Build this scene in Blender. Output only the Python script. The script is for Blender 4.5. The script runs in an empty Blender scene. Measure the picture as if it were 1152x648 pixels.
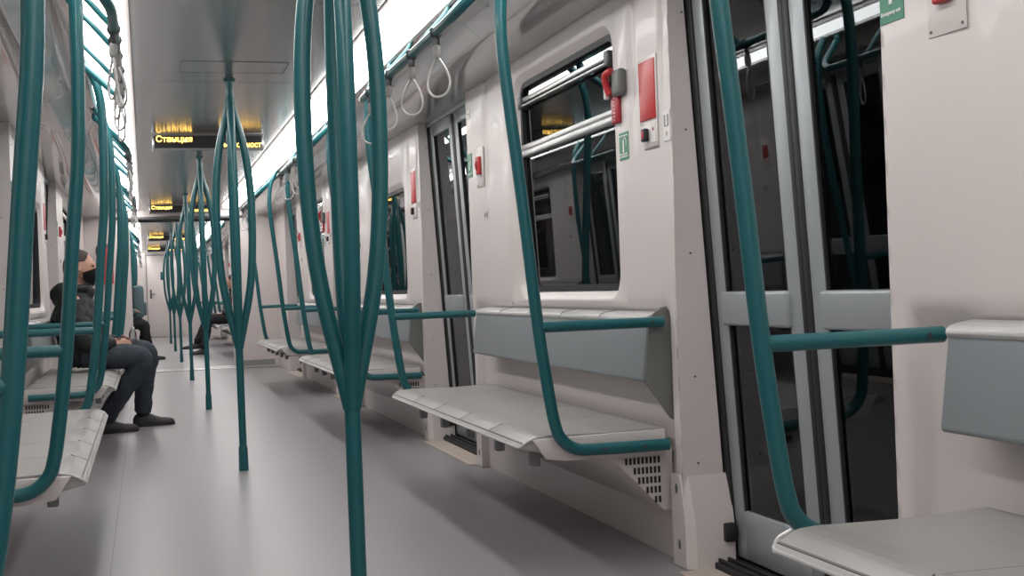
import bpy, bmesh, math, random
from mathutils import Vector, Matrix, noise
random.seed(7)
C = bpy.context.scene.collection
PI = math.pi

# ------------------------------------------------------------------ materials
def mat(name, col, rough=.5, metal=0., spec=.5, noise_amt=0., noise_scale=8., emit=None, estr=0., coat=0., bump=0., bscale=60., stretch=(1, 1, 1)):
    m = bpy.data.materials.new(name); m.use_nodes = True
    nt = m.node_tree; b = nt.nodes['Principled BSDF']
    b.inputs['Base Color'].default_value = (*col, 1)
    b.inputs['Roughness'].default_value = rough
    b.inputs['Metallic'].default_value = metal
    b.inputs['Specular IOR Level'].default_value = spec
    b.inputs['Coat Weight'].default_value = coat
    if emit:
        b.inputs['Emission Color'].default_value = (*emit, 1)
        b.inputs['Emission Strength'].default_value = estr
    if noise_amt or bump:
        tc = nt.nodes.new('ShaderNodeTexCoord'); mp = nt.nodes.new('ShaderNodeMapping')
        mp.inputs['Scale'].default_value = stretch
        nt.links.new(tc.outputs['Object'], mp.inputs['Vector'])
    if noise_amt:
        n = nt.nodes.new('ShaderNodeTexNoise'); n.inputs['Scale'].default_value = noise_scale
        n.inputs['Detail'].default_value = 4
        nt.links.new(mp.outputs['Vector'], n.inputs['Vector'])
        r = nt.nodes.new('ShaderNodeMapRange')
        r.inputs['To Min'].default_value = 1 - noise_amt; r.inputs['To Max'].default_value = 1 + noise_amt
        nt.links.new(n.outputs['Fac'], r.inputs['Value'])
        v = nt.nodes.new('ShaderNodeVectorMath'); v.operation = 'SCALE'
        v.inputs[0].default_value = col
        nt.links.new(r.outputs['Result'], v.inputs['Scale'])
        nt.links.new(v.outputs['Vector'], b.inputs['Base Color'])
    if bump:
        n2 = nt.nodes.new('ShaderNodeTexNoise'); n2.inputs['Scale'].default_value = bscale
        nt.links.new(mp.outputs['Vector'], n2.inputs['Vector'])
        bp = nt.nodes.new('ShaderNodeBump'); bp.inputs['Strength'].default_value = bump
        bp.inputs['Distance'].default_value = .01
        nt.links.new(n2.outputs['Fac'], bp.inputs['Height'])
        nt.links.new(bp.outputs['Normal'], b.inputs['Normal'])
    return m

M = {}
M['wall'] = mat('wall_laminate', (.66, .60, .585), .36, noise_amt=.02, noise_scale=3, coat=.1)
M['cove'] = mat('cove_plastic', (.55, .54, .53), .16, metal=.15, noise_amt=.03, noise_scale=4, coat=.5, bump=.14, bscale=4)
M['ceiling'] = mat('ceiling_satin_metal', (.41, .405, .40), .20, metal=.65, noise_amt=.02, noise_scale=2)
M['floor'] = mat('floor_rubber', (.285, .268, .280), .36, noise_amt=.05, noise_scale=30, spec=.45)
M['floor_seam'] = mat('floor_seam', (.19, .18, .185), .5, noise_amt=.05)
M['beige'] = mat('threshold_beige', (.52, .43, .37), .5, noise_amt=.05)
M['teal'] = mat('teal_enamel', (.008, .108, .122), .36, spec=.5, noise_amt=.05, coat=.2)
M['seat'] = mat('seat_moulding', (.345, .332, .318), .42, metal=.2, noise_amt=.05, noise_scale=25, stretch=(8, 1, 1))
M['seatlip'] = mat('seat_lip', (.52, .51, .50), .3, metal=.2)
M['back'] = mat('backrest_grey_blue', (.225, .245, .258), .42, noise_amt=.04, noise_scale=6)
M['endp'] = mat('backrest_end_grey', (.165, .168, .16), .5, noise_amt=.04)
M['dgrey'] = mat('dark_grey_paint', (.12, .12, .125), .5, noise_amt=.05)
M['mgrey'] = mat('mid_grey_paint', (.26, .26, .265), .5, noise_amt=.04)
M['leaf'] = mat('door_leaf_grey', (.36, .385, .40), .35, metal=.25, noise_amt=.03)
M['rubber'] = mat('black_rubber', (.018, .018, .02), .55, noise_amt=.1)
M['metal'] = mat('brushed_metal', (.55, .55, .55), .28, metal=.9, noise_amt=.04)
M['darkmetal'] = mat('dark_metal', (.10, .10, .105), .4, metal=.6, noise_amt=.05)
M['red'] = mat('red_plastic', (.52, .035, .04), .35, noise_amt=.04)
M['redd'] = mat('deep_red_plastic', (.38, .02, .03), .35, noise_amt=.04)
M['green'] = mat('green_sticker', (.04, .22, .13), .4, noise_amt=.03)
M['white'] = mat('white_print', (.75, .73, .71), .4, noise_amt=.02)
M['cap'] = mat('grey_cap', (.13, .135, .13), .45, noise_amt=.04)
M['led_case'] = mat('display_screen', (.03, .028, .03), .22, noise_amt=.05)
M['led'] = mat('amber_led', (.3, .15, .02), .5, emit=(1., .60, .12), estr=5.)
M['light'] = mat('light_diffuser', (.8, .85, .85), .4, emit=(1., .985, .965), estr=10.8)
M['strap'] = mat('strap_grey', (.33, .32, .31), .45, noise_amt=.05)
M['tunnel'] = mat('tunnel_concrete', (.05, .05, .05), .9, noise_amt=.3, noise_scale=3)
M['bellows'] = mat('bellows_grey', (.13, .13, .14), .7, noise_amt=.1)
M['jacket'] = mat('black_jacket_cloth', (.018, .021, .023), .62, noise_amt=.25, noise_scale=20, bump=.4, bscale=25)
M['jeans'] = mat('dark_jeans', (.035, .045, .06), .8, noise_amt=.3, noise_scale=40, bump=.3, bscale=30)
M['blackcloth'] = mat('black_cloth', (.012, .012, .014), .8, noise_amt=.2)
M['bluejacket'] = mat('grey_blue_jacket', (.10, .15, .17), .7, noise_amt=.2)
M['skin'] = mat('skin', (.50, .27, .20), .5, noise_amt=.05, noise_scale=20)
M['hair'] = mat('short_brown_hair', (.035, .022, .017), .7, noise_amt=.4, noise_scale=60)
M['darkhair'] = mat('dark_hair', (.02, .016, .014), .7, noise_amt=.4, noise_scale=60)
M['mask'] = mat('black_mask_cloth', (.010, .010, .012), .75, noise_amt=.2)
M['shoe'] = mat('dark_shoe', (.022, .02, .02), .5, noise_amt=.2)
M['sole'] = mat('shoe_sole', (.05, .04, .035), .7, noise_amt=.1)
M['lace'] = mat('pale_laces', (.5, .5, .5), .7, noise_amt=.1)

def glass(name, tint, ior):
    m = bpy.data.materials.new(name); m.use_nodes = True; nt = m.node_tree
    for n in list(nt.nodes):
        if n.type != 'OUTPUT_MATERIAL': nt.nodes.remove(n)
    out = [n for n in nt.nodes if n.type == 'OUTPUT_MATERIAL'][0]
    t = nt.nodes.new('ShaderNodeBsdfTransparent'); t.inputs['Color'].default_value = (*tint, 1)
    g = nt.nodes.new('ShaderNodeBsdfGlossy'); g.inputs['Roughness'].default_value = .015
    g.inputs['Color'].default_value = (.93, .97, 1, 1)
    f = nt.nodes.new('ShaderNodeFresnel'); f.inputs['IOR'].default_value = ior
    mx = nt.nodes.new('ShaderNodeMixShader')
    nt.links.new(f.outputs[0], mx.inputs[0]); nt.links.new(t.outputs[0], mx.inputs[1]); nt.links.new(g.outputs[0], mx.inputs[2])
    nt.links.new(mx.outputs[0], out.inputs['Surface'])
    return m
M['glass'] = glass('window_glass', (.35, .36, .37), 1.5)
M['clear'] = glass('clear_plastic', (.8, .83, .83), 1.45)

# ------------------------------------------------------------------ helpers
def new_obj(name, bm, m, parent=None, smooth=True, loc=None, auto=35, recalc=True):
    if recalc: bmesh.ops.recalc_face_normals(bm, faces=bm.faces)
    else:
        bm.normal_update()
        for fc in bm.faces:
            if fc.normal.x > 0: fc.normal_flip()
    me = bpy.data.meshes.new(name)
    if smooth:
        for f in bm.faces: f.smooth = True
        a = math.radians(auto)
        for e in bm.edges:
            if len(e.link_faces) == 2 and e.calc_face_angle(0) > a: e.smooth = False
    bm.to_mesh(me); bm.free()
    ms = m if isinstance(m, (list, tuple)) else [m]
    for x in ms: me.materials.append(x)
    o = bpy.data.objects.new(name, me); C.objects.link(o)
    if loc: o.location = loc
    if parent: o.parent = parent
    return o
def tag(o, label, cat, group=None):
    o['label'] = label; o['category'] = cat
    if group: o['group'] = group
    return o
def empty(name, loc=(0, 0, 0)):
    o = bpy.data.objects.new(name, None); o.location = loc; o.empty_display_size = .1; C.objects.link(o); return o
def struct(o):
    o['kind'] = 'structure'; return o
def copy_tree(o, parent=None):
    c = o.copy(); C.objects.link(c)
    if parent: c.parent = parent
    for ch in list(o.children): copy_tree(ch, c)
    return c

def box(bm, x0, x1, y0, y1, z0, z1, bev=0., seg=2, shear=None, mi=0):
    """axis box; shear(x,y,z)->(x,y,z) applied afterwards"""
    vs = [bm.verts.new((x, y, z)) for x in (x0, x1) for y in (y0, y1) for z in (z0, z1)]
    idx = [(0, 1, 3, 2), (4, 6, 7, 5), (0, 4, 5, 1), (2, 3, 7, 6), (0, 2, 6, 4), (1, 5, 7, 3)]
    fs = [bm.faces.new([vs[i] for i in q]) for q in idx]
    for f in fs: f.material_index = mi
    es = list({e for f in fs for e in f.edges})
    geo = vs
    if bev:
        r = bmesh.ops.bevel(bm, geom=es, offset=bev, segments=seg, affect='EDGES', profile=.5)
        geo = list({v for f in r['faces'] for v in f.verts} | {v for f in fs if f.is_valid for v in f.verts})
        for f in r['faces']: f.material_index = mi
    if shear:
        for v in geo: v.co = Vector(shear(*v.co))
    return geo
def prism(bm, pts, axis, a0, a1, bev=0., mi=0):
    """extrude closed polygon pts (2D) along axis 0/1/2"""
    def P(p, a):
        return [(a, p[0], p[1]), (p[0], a, p[1]), (p[0], p[1], a)][axis]
    A = [bm.verts.new(P(p, a0)) for p in pts]; B = [bm.verts.new(P(p, a1)) for p in pts]
    fs = [bm.faces.new(A), bm.faces.new(B[::-1])]
    n = len(pts)
    for i in range(n): fs.append(bm.faces.new((A[i], B[i], B[(i + 1) % n], A[(i + 1) % n])))
    for f in fs: f.material_index = mi
    if bev:
        es = list({e for f in fs for e in f.edges})
        bmesh.ops.bevel(bm, geom=es, offset=bev, segments=2, affect='EDGES', profile=.5)
def smooth_path(pts, n=6):
    """Catmull-Rom resample"""
    P = [Vector(p) for p in pts]; out = []
    for i in range(len(P) - 1):
        p0 = P[i - 1] if i else P[0] * 2 - P[1]; p1, p2 = P[i], P[i + 1]
        p3 = P[i + 2] if i + 2 < len(P) else P[-1] * 2 - P[-2]
        for k in range(n):
            t = k / n
            out.append(.5 * ((2 * p1) + (p2 - p0) * t + (2 * p0 - 5 * p1 + 4 * p2 - p3) * t * t + (3 * p1 - p0 - 3 * p2 + p3) * t ** 3))
    out.append(P[-1]); return out
def tube(bm, pts, r, seg=14, closed=False, caps=True, mi=0):
    P = [Vector(p) for p in pts]; n = len(P)
    R = r if callable(r) else (lambda i: r)
    rings = []; prev = None
    for i in range(n):
        if closed: t = (P[(i + 1) % n] - P[i - 1]).normalized()
        else: t = (P[min(i + 1, n - 1)] - P[max(i - 1, 0)]).normalized()
        if prev is None:
            a = Vector((0, 0, 1)) if abs(t.z) < .9 else Vector((1, 0, 0))
            u = t.cross(a).normalized()
        else:
            u = (prev - t * prev.dot(t)).normalized()
        prev = u; w = t.cross(u)
        rings.append([bm.verts.new(P[i] + (u * math.cos(2 * PI * k / seg) + w * math.sin(2 * PI * k / seg)) * R(i)) for k in range(seg)])
    m = n if closed else n - 1
    for i in range(m):
        A, B = rings[i], rings[(i + 1) % n]
        for k in range(seg):
            f = bm.faces.new((A[k], A[(k + 1) % seg], B[(k + 1) % seg], B[k])); f.material_index = mi
    if caps and not closed:
        bm.faces.new(rings[0][::-1]); bm.faces.new(rings[-1])
def cyl(bm, p0, p1, r, seg=16, r1=None):
    tube(bm, [p0, p1], (lambda i: (r, r if r1 is None else r1)[i]), seg)
def ellipsoid(bm, c, rx, ry, rz, seg=24, rings=16, f=None):
    r = bmesh.ops.create_uvsphere(bm, u_segments=seg, v_segments=rings, radius=1)
    for v in r['verts']:
        p = v.co.copy()
        if f: p = Vector(f(p))
        v.co = Vector((c[0] + p.x * rx, c[1] + p.y * ry, c[2] + p.z * rz))
    return r['verts']
def text_mesh(body, size, bold=.0, align='LEFT', ext=.0008):
    cu = bpy.data.curves.new('txt', 'FONT'); cu.body = body; cu.size = size; cu.align_x = align
    cu.offset = bold; cu.extrude = ext; cu.resolution_u = 3
    o = bpy.data.objects.new('txt', cu); C.objects.link(o)
    dg = bpy.context.evaluated_depsgraph_get(); dg.update()
    me = bpy.data.meshes.new_from_object(o.evaluated_get(dg))
    bpy.data.objects.remove(o); bpy.data.curves.remove(cu)
    return me
def bm_text(bm, body, size, mtx, bold=0., align='LEFT', width=None, mi=0):
    me = text_mesh(body, size, bold, align)
    if width:
        xs = [v.co.x for v in me.vertices]; w = max(xs) - min(xs)
        mtx = mtx @ Matrix.Diagonal((width / w, 1, 1, 1))
    me.transform(mtx); n0 = len(bm.faces); bm.from_mesh(me); bm.faces.ensure_lookup_table()
    for f in bm.faces[n0:]: f.material_index = mi
    bpy.data.meshes.remove(me)

def skinned(verts, edges, radii, root=0, sub=2):
    me = bpy.data.meshes.new('sk'); me.from_pydata(verts, edges, [])
    o = bpy.data.objects.new('sk', me); C.objects.link(o)
    sk = o.modifiers.new('s', 'SKIN'); sk.use_smooth_shade = True
    if not me.skin_vertices: me.attributes.new('s', 'FLOAT', 'POINT')
    bpy.context.view_layer.objects.active = o
    layer = me.skin_vertices[0] if me.skin_vertices else None
    for i, r in enumerate(radii):
        rr = r if isinstance(r, tuple) else (r, r)
        layer.data[i].radius = rr; layer.data[i].use_root = (i == root)
    s = o.modifiers.new('u', 'SUBSURF'); s.levels = sub; s.render_levels = sub
    dg = bpy.context.evaluated_depsgraph_get(); dg.update()
    out = bpy.data.meshes.new_from_object(o.evaluated_get(dg))
    bpy.data.objects.remove(o); bpy.data.meshes.remove(me)
    return out
def remeshed(bm, voxel, smooth_it=3):
    me = bpy.data.meshes.new('rm'); bm.to_mesh(me); bm.free()
    o = bpy.data.objects.new('rm', me); C.objects.link(o)
    r = o.modifiers.new('r', 'REMESH'); r.mode = 'VOXEL'; r.voxel_size = voxel
    s = o.modifiers.new('s', 'SMOOTH'); s.iterations = smooth_it; s.factor = .5
    dg = bpy.context.evaluated_depsgraph_get(); dg.update()
    out = bpy.data.meshes.new_from_object(o.evaluated_get(dg))
    bpy.data.objects.remove(o); bpy.data.meshes.remove(me)
    return out
def mesh_obj(name, me, m, parent=None):
    me.materials.clear(); me.materials.append(m)
    for p in me.polygons: p.use_smooth = True; p.material_index = 0
    o = bpy.data.objects.new(name, me); C.objects.link(o)
    if parent: o.parent = parent
    return o

# ------------------------------------------------------------------ dimensions (metres; car centre line X=0, camera looks along +Y)
PITCH = 3.677
ZC1 = [1.123 + PITCH * k for k in range(4)]         # wall zones, first car
ZC2 = [19.84 + PITCH * k for k in range(3)]
DC1 = [-.715 + PITCH * k for k in range(5)]
DC2 = [18.0 + PITCH * k for k in range(4)]
HC = 2.09
XW = 1.165
UN, UF = -1.255, 1.26                               # zone ends (local y)
Y0, Y1 = -3.0, 15.7                                # first car
Y2, Y3 = 16.35, 29.75                               # second car
def xl(z): return 1.338 - .052 * z                 # door leaf plane

# ------------------------------------------------------------------ floor
bm = bmesh.new()
box(bm, -1.36, 1.36, Y0 - .05, Y1 + .1, -.06, 0)
struct(new_obj('floor', bm, M['floor'], smooth=False))
bm = bmesh.new()
box(bm, -1.36, 1.36, Y2 - .1, Y3 + .1, -.06, 0)
struct(new_obj('floor', bm, M['floor'], smooth=False))
bm = bmesh.new()
box(bm, -.72, .72, Y1 + .1, Y2 - .1, -.06, .004)
box(bm, -.72, .72, Y1 + .06, Y1 + .13, .0, .010, .003)
box(bm, -.72, .72, Y2 - .13, Y2 - .06, .0, .010, .003)
struct(new_obj('floor_gangway_plate', bm, M['metal'], smooth=False)).name = 'trim_9'

for xs in (-.62,):
    bm = bmesh.new(); box(bm, xs - .0015, xs + .0015, Y0, Y1, -.001, .0004)
    struct(new_obj('trim_10', bm, M['floor_seam'], smooth=False))

# ------------------------------------------------------------------ ceiling, coves, lights
def car_ceiling(ya, yb, first):
    bm = bmesh.new()
    ys = [ya]; y = first
    while y < yb - .3: ys.append(y); y += PITCH / 2
    ys.append(yb)
    for a, b in zip(ys, ys[1:]):
        box(bm, -.492, .492, a + .0015, b - .0015, HC, HC + .02, .0015, 1)
    box(bm, -1.4, 1.4, ya, yb, HC + .021, HC + .05)
    struct(new_obj('ceiling', bm, M['ceiling'], smooth=False))
    for s in (-1, 1):
        bm = bmesh.new()
        prism(bm, [(s * .492, HC + .015), (s * .492, HC - .006), (s * .512, HC - .012), (s * .516, HC - .008), (s * .516, HC + .015)], 1, ya, yb)
        struct(new_obj('trim_%d' % (1 if s > 0 else 2), bm, M['wall'], smooth=False))
        prof = [(.692, 2.062), (.692, 2.040), (.705, 2.034), (.74, 2.046), (.78, 2.046), (.82, 2.030), (.86, 2.002), (.893, 1.975), (.905, 1.966), (.918, 1.962), (1.0, 1.960), (1.10, 1.957), (1.22, 1.952), (1.36, 1.945)]
        back = [(1.36, 2.10), (.692, 2.10)]
        for a, b in zip(ys, ys[1:]):
            bm = bmesh.new()
            prism(bm, [(s * p[0], p[1]) for p in prof + back], 1, a + .0015, b - .0015)
            struct(new_obj('ceiling_cove', bm, M['cove'], auto=25)).name = 'trim_%d' % (3 if s > 0 else 4)
        # service hatches in the cove
        for a in ys[1:-1]:
            t = empty('cove_hatch', (s * .83, a - .35, 2.025))
            bm = bmesh.new()
            n = Vector((s * .57, 0, -.82)); e = Vector((s * .82, 0, .57)) * -1
            for (u0, u1, v0, v1) in ((-.13, .13, -.035, -.033), (-.13, .13, .033, .035), (-.131, -.129, -.035, .035), (.129, .131, -.035, .035)):
                vs = []
                for (uu, vv) in ((u0, v0), (u1, v0), (u1, v1), (u0, v1)):
                    p = Vector((0, uu, 0)) + e * vv + n * .006
                    vs.append(bm.verts.new(p))
                bm.faces.new(vs)
                bmesh.ops.solidify(bm, geom=bm.faces[-1:] if False else [bm.faces[:][-1]], thickness=.004)
            new_obj('seam', bm, M['dgrey'], t, smooth=False)
            bm = bmesh.new(); c = n * .004
            cyl(bm, c - n * .004, c + n * .006, .010, 12)
            new_obj('lock', bm, M['metal'], t)
            side = 'right' if s > 0 else 'left'
            tag(t, 'small service hatch outline in the glossy %s cove above the doors' % side, 'hatch', 'service hatches in the %s cove' % side)
        # luminaire
        lt = empty('ceiling_light', (s * .604, (ya + yb) / 2, 2.05))
        h = (yb - ya) / 2 - .04
        bm = bmesh.new()
        prism(bm, [(-.086, .016), (-.086, .004), (-.05, -.004), (0, -.007), (.05, -.004), (.086, .004), (.086, .016)], 1, -h, h)
        new_obj('diffuser', bm, M['light'], lt, smooth=True)
        bm = bmesh.new()
        box(bm, -.0865, .0865, -h - .02, -h, -.008, .02, .002); new_obj('end_cap', bm, M['wall'], lt, smooth=False); bm = bmesh.new(); box(bm, -.0865, .0865, h, h + .02, -.008, .02, .002)
        new_obj('end_cap', bm, M['wall'], lt, smooth=False)
        tag(lt, 'long glowing white light strip along the %s of the %s ceiling' % ('right side' if s > 0 else 'left side', 'near car\'s' if ya < 0 else 'far car\'s'), 'light')
car_ceiling(Y0, Y1, DC1[0])
car_ceiling(Y2, Y3, DC2[0])

# ------------------------------------------------------------------ wall panels (right-hand, local coords about zone centre)
def rrect(u0, u1, z0, z1, r, n=6):
    pts = []
    for (cu, cz, a0) in ((u1 - r, z1 - r, 0), (u0 + r, z1 - r, 90), (u0 + r, z0 + r, 180), (u1 - r, z0 + r, 270)):
        for k in range(n + 1):
            a = math.radians(a0 + 90 * k / n); pts.append((cu + r * math.cos(a), cz + r * math.sin(a)))
    return pts
def sstep(a, b, x):
    t = max(0, min(1, (x - a) / (b - a))); return t * t * (3 - 2 * t)
def wall_x(u, z):
    x = XW + .035 * (1 - sstep(.80, .86, z)) * (sstep(UN + .05, UN + .09, u) * (1 - sstep(UF - .09, UF - .05, u)))
    for (cu, w) in ((-.95, .024), (.93, .032), (-1.19, .010)):
        g = math.exp(-((u - cu) / w) ** 2)
        x += .014 * g * sstep(1.25, 1.88, z)
    x += .003 * (1 + math.sin(u * 9)) * sstep(.9, 1.3, z) * (1 if u > .62 or u < -.86 else 0)
    return x
def wall_zone(win):
    """win=(u0,u1,z0,z1) or None"""
    bm = bmesh.new()
    def patch(u0, u1, z0, z1, nu, nz):
        g = [[bm.verts.new((wall_x(u0 + (u1 - u0) * i / nu, z0 + (z1 - z0) * j / nz), u0 + (u1 - u0) * i / nu, z0 + (z1 - z0) * j / nz)) for j in range(nz + 1)] for i in range(nu + 1)]
        for i in range(nu):
            for j in range(nz): bm.faces.new((g[i][j], g[i + 1][j], g[i + 1][j + 1], g[i][j + 1]))
    A, B = -.86, .56
    patch(UN, A, 0, 1.965, 30, 60); patch(B, UF, 0, 1.965, 46, 60)
    zlo = .865
    patch(A, B, 0, zlo, 4, 30)
    if win:
        r = .07
        loops = []
        # bezel: outer rounded rectangle on the wall, slanting in to the frame
        for (g, x) in ((.035, XW), (.028, XW + .004), (.0, XW + .030), (-.002, XW + .075)):
            loops.append([(x, u, z) for (u, z) in rrect(win[0] - g, win[1] + g, win[2] - g, win[3] + g, r + g)])
        L0 = [bm.verts.new(p) for p in loops[0]]
        # outer rectangle points matching
        O = []
        ztop = 1.965
        cu, cz = (win[0] + win[1]) / 2, (win[2] + win[3]) / 2
        n = len(L0); q = n // 4
        for i, p in enumerate(loops[0]):
            k = i // q; t = (i % q) / (q - 1)
            c = [(B, ztop), (A, ztop), (A, zlo), (B, zlo)][k]
            hx, hz = (B, A, A, B)[k], (ztop, ztop, zlo, zlo)[k]
            uu, zz = p[1], p[2]
            # first half of the corner goes to the side, the second to the top (order alternates)
            if k in (0, 2): P = (hx, zz) if t < .5 else ((uu, hz) if t > .5 else c)
            else: P = (uu, hz) if t < .5 else ((hx, zz) if t > .5 else c)
            O.append(bm.verts.new((XW, P[0], P[1])))
        for i in range(n):
            j = (i + 1) % n
            try: bm.faces.new((O[i], O[j], L0[j], L0[i]))
            except ValueError: pass
        prev = L0
        for lp in loops[1:]:
            cur = [bm.verts.new(p) for p in lp]
            for i in range(n):
                j = (i + 1) % n; bm.faces.new((prev[i], prev[j], cur[j], cur[i]))
            prev = cur
    else:
        patch(A, B, zlo, 1.965, 4, 4)
    # returns towards the doors
    for u in (UN, UF):
        s = -1 if u < 0 else 1
        nz = 20
        a = [bm.verts.new((wall_x(u, 1.965 * j / nz), u, 1.965 * j / nz)) for j in range(nz + 1)]
        b = [bm.verts.new((xl(1.965 * j / nz) - .014, u, 1.965 * j / nz)) for j in range(nz + 1)]
        c = [bm.verts.new((xl(1.965 * j / nz) + .03, u - s * .10, 1.965 * j / nz)) for j in range(nz + 1)]
        for j in range(nz):
            bm.faces.new((a[j], a[j + 1], b[j + 1], b[j])); bm.faces.new((b[j], b[j + 1], c[j + 1], c[j]))
    bmesh.ops.remove_doubles(bm, verts=bm.verts, dist=.0004)
    return bm
WIN_BIG = (-.755, .40, .905, 1.845)
WIN_SMALL = (-.775, .38, .905, 1.61)
def orient(bm):
    """make panel normals face -X, whatever recalc thinks"""
    return bm
def wall_obj(win):
    o = new_obj('wall_right', wall_zone(win), M['wall'], auto=40)
    # kick boots at both ends
    for s, u in ((1, UN), (-1, UF)):
        bm = bmesh.new()
        prof = [(u + s * .085, .003), (u + s * .085, .30), (u - s * .001, .30), (u - s * .012, .265), (u - s * .034, .15), (u - s * .036, .003)]
        A = []; n = len(prof)
        xa, xb = XW - .004, 1.325
        ringA = [bm.verts.new((xa + (.022 if k in (2, 3, 4, 5) else 0) + (.006 if k in (4, 5) else 0), p[0], p[1])) for k, p in enumerate(prof)]
        # chamfer ring: aisle face set back from the door-side face
        ringC = [bm.verts.new((xa, p[0] + (s * .022 if k in (2, 3, 4, 5) else 0), p[1])) for k, p in enumerate(prof)]
        ringB = [bm.verts.new((xb, p[0], p[1])) for p in prof]
        bm.faces.new(ringC)
        for R1, R2 in ((ringC, ringA), (ringA, ringB)):
            for k in range(n):
                vs = [R1[k], R1[(k + 1) % n], R2[(k + 1) % n], R2[k]]
                if (vs[0].co - vs[3].co).length < 1e-6 and (vs[1].co - vs[2].co).length < 1e-6: continue
                bm.faces.new(vs)
        bmesh.ops.remove_doubles(bm, verts=bm.verts, dist=1e-5)
        b = new_obj('pillar_boot', bm, M['wall'], o, smooth=True, auto=20)
        for z, dy in ((.255, .045), (.075, .035)):
            bm = bmesh.new()
            ellipsoid(bm, (xa - .0005, u + s * dy, z), .003, .009, .017, 16, 8)
            new_obj('screw_recess', bm, M['dgrey'], b)
    # screws on the return faces
    for u, sg in ((UN, -1), (UF, 1)):
        bm = bmesh.new()
        for z in (1.80, 1.42, 1.02, .62, .34):
            cyl(bm, (XW + .055, u + sg * .0005, z), (XW + .055, u + sg * .003, z), .0035, 10)
        new_obj('screw', bm, M['darkmetal'], o)
    return o
W_BIG = wall_obj(WIN_BIG); W_SMALL = wall_obj(WIN_SMALL)

# window units
def window_obj(win, hopper, name):
    u0, u1, z0, z1 = win
    root = None
    bm = bmesh.new()
    XG = XW + .045
    def ring(g0, g1, x0, x1, r, zlo=z0, zhi=z1):
        a = rrect(u0 + g0, u1 - g0, zlo + g0, zhi - g0, max(r - g0, .01)); b = rrect(u0 + g1, u1 - g1, zlo + g1, zhi - g1, max(r - g1, .008))
        n = len(a)
        A = [bm.verts.new((x0, *p)) for p in a]; B = [bm.verts.new((x0, *p)) for p in b]; B2 = [bm.verts.new((x1, *p)) for p in b]; A2 = [bm.verts.new((x1, *p)) for p in a]
        for i in range(n):
            j = (i + 1) % n
            bm.faces.new((A[i], A[j], B[j], B[i])); bm.faces.new((B[i], B[j], B2[j], B2[i])); bm.faces.new((A2[i], A2[j], A[j], A[i]))
    ring(-.001, .024, XG - .02, XG + .03, .07)
    root = new_obj(name, bm, M['rubber'], auto=50)
    zs = 1.545
    def tilt(z): return -.021 * (z - 1.25)
    def pane(za, zb, x, r):
        bm = bmesh.new()
        pts = rrect(u0 + .018, u1 - .018, za, zb, r)
        A = [bm.verts.new((x + tilt(p[1]), *p)) for p in pts]
        bm.faces.new(A)
        return new_obj('glass_pane', bm, M['glass'], root, smooth=False, recalc=False)
    if hopper:
        pane(z0 + .018, zs - .02, XG, .05); pane(zs + .02, z1 - .018, XG + .006, .05)
        bm = bmesh.new()
        box(bm, XG - .034, XG + .012, u0 + .004, u1 - .004, zs - .034, zs - .006, .005)
        box(bm, XG - .026, XG + .012, u0 + .004, u1 - .004, zs - .004, zs + .022, .005)
        new_obj('transom', bm, M['metal'], root, auto=60)
        bm = bmesh.new()
        box(bm, XG - .030, XG - .012, u0 + .04, u1 - .05, z1 - .092, z1 - .070, .004)
        box(bm, XG - .036, XG - .020, u0 + .05, u1 - .06, z1 - .112, z1 - .100, .004)
        new_obj('hopper_bar', bm, M['metal'], root, auto=60)
        for uu in (u0 + .03, u1 - .06):
            bm = bmesh.new(); box(bm, XG - .040, XG + .004, uu, uu + .04, z1 - .12, z1 - .062, .006)
            new_obj('hinge_block', bm, M['darkmetal'], root, auto=60)
    else:
        pane(z0 + .018, z1 - .018, XG, .05)
    return root
WD_BIG = window_obj(WIN_BIG, True, 'window_1'); WD_SMALL = window_obj(WIN_SMALL, False, 'window_2')

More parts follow.
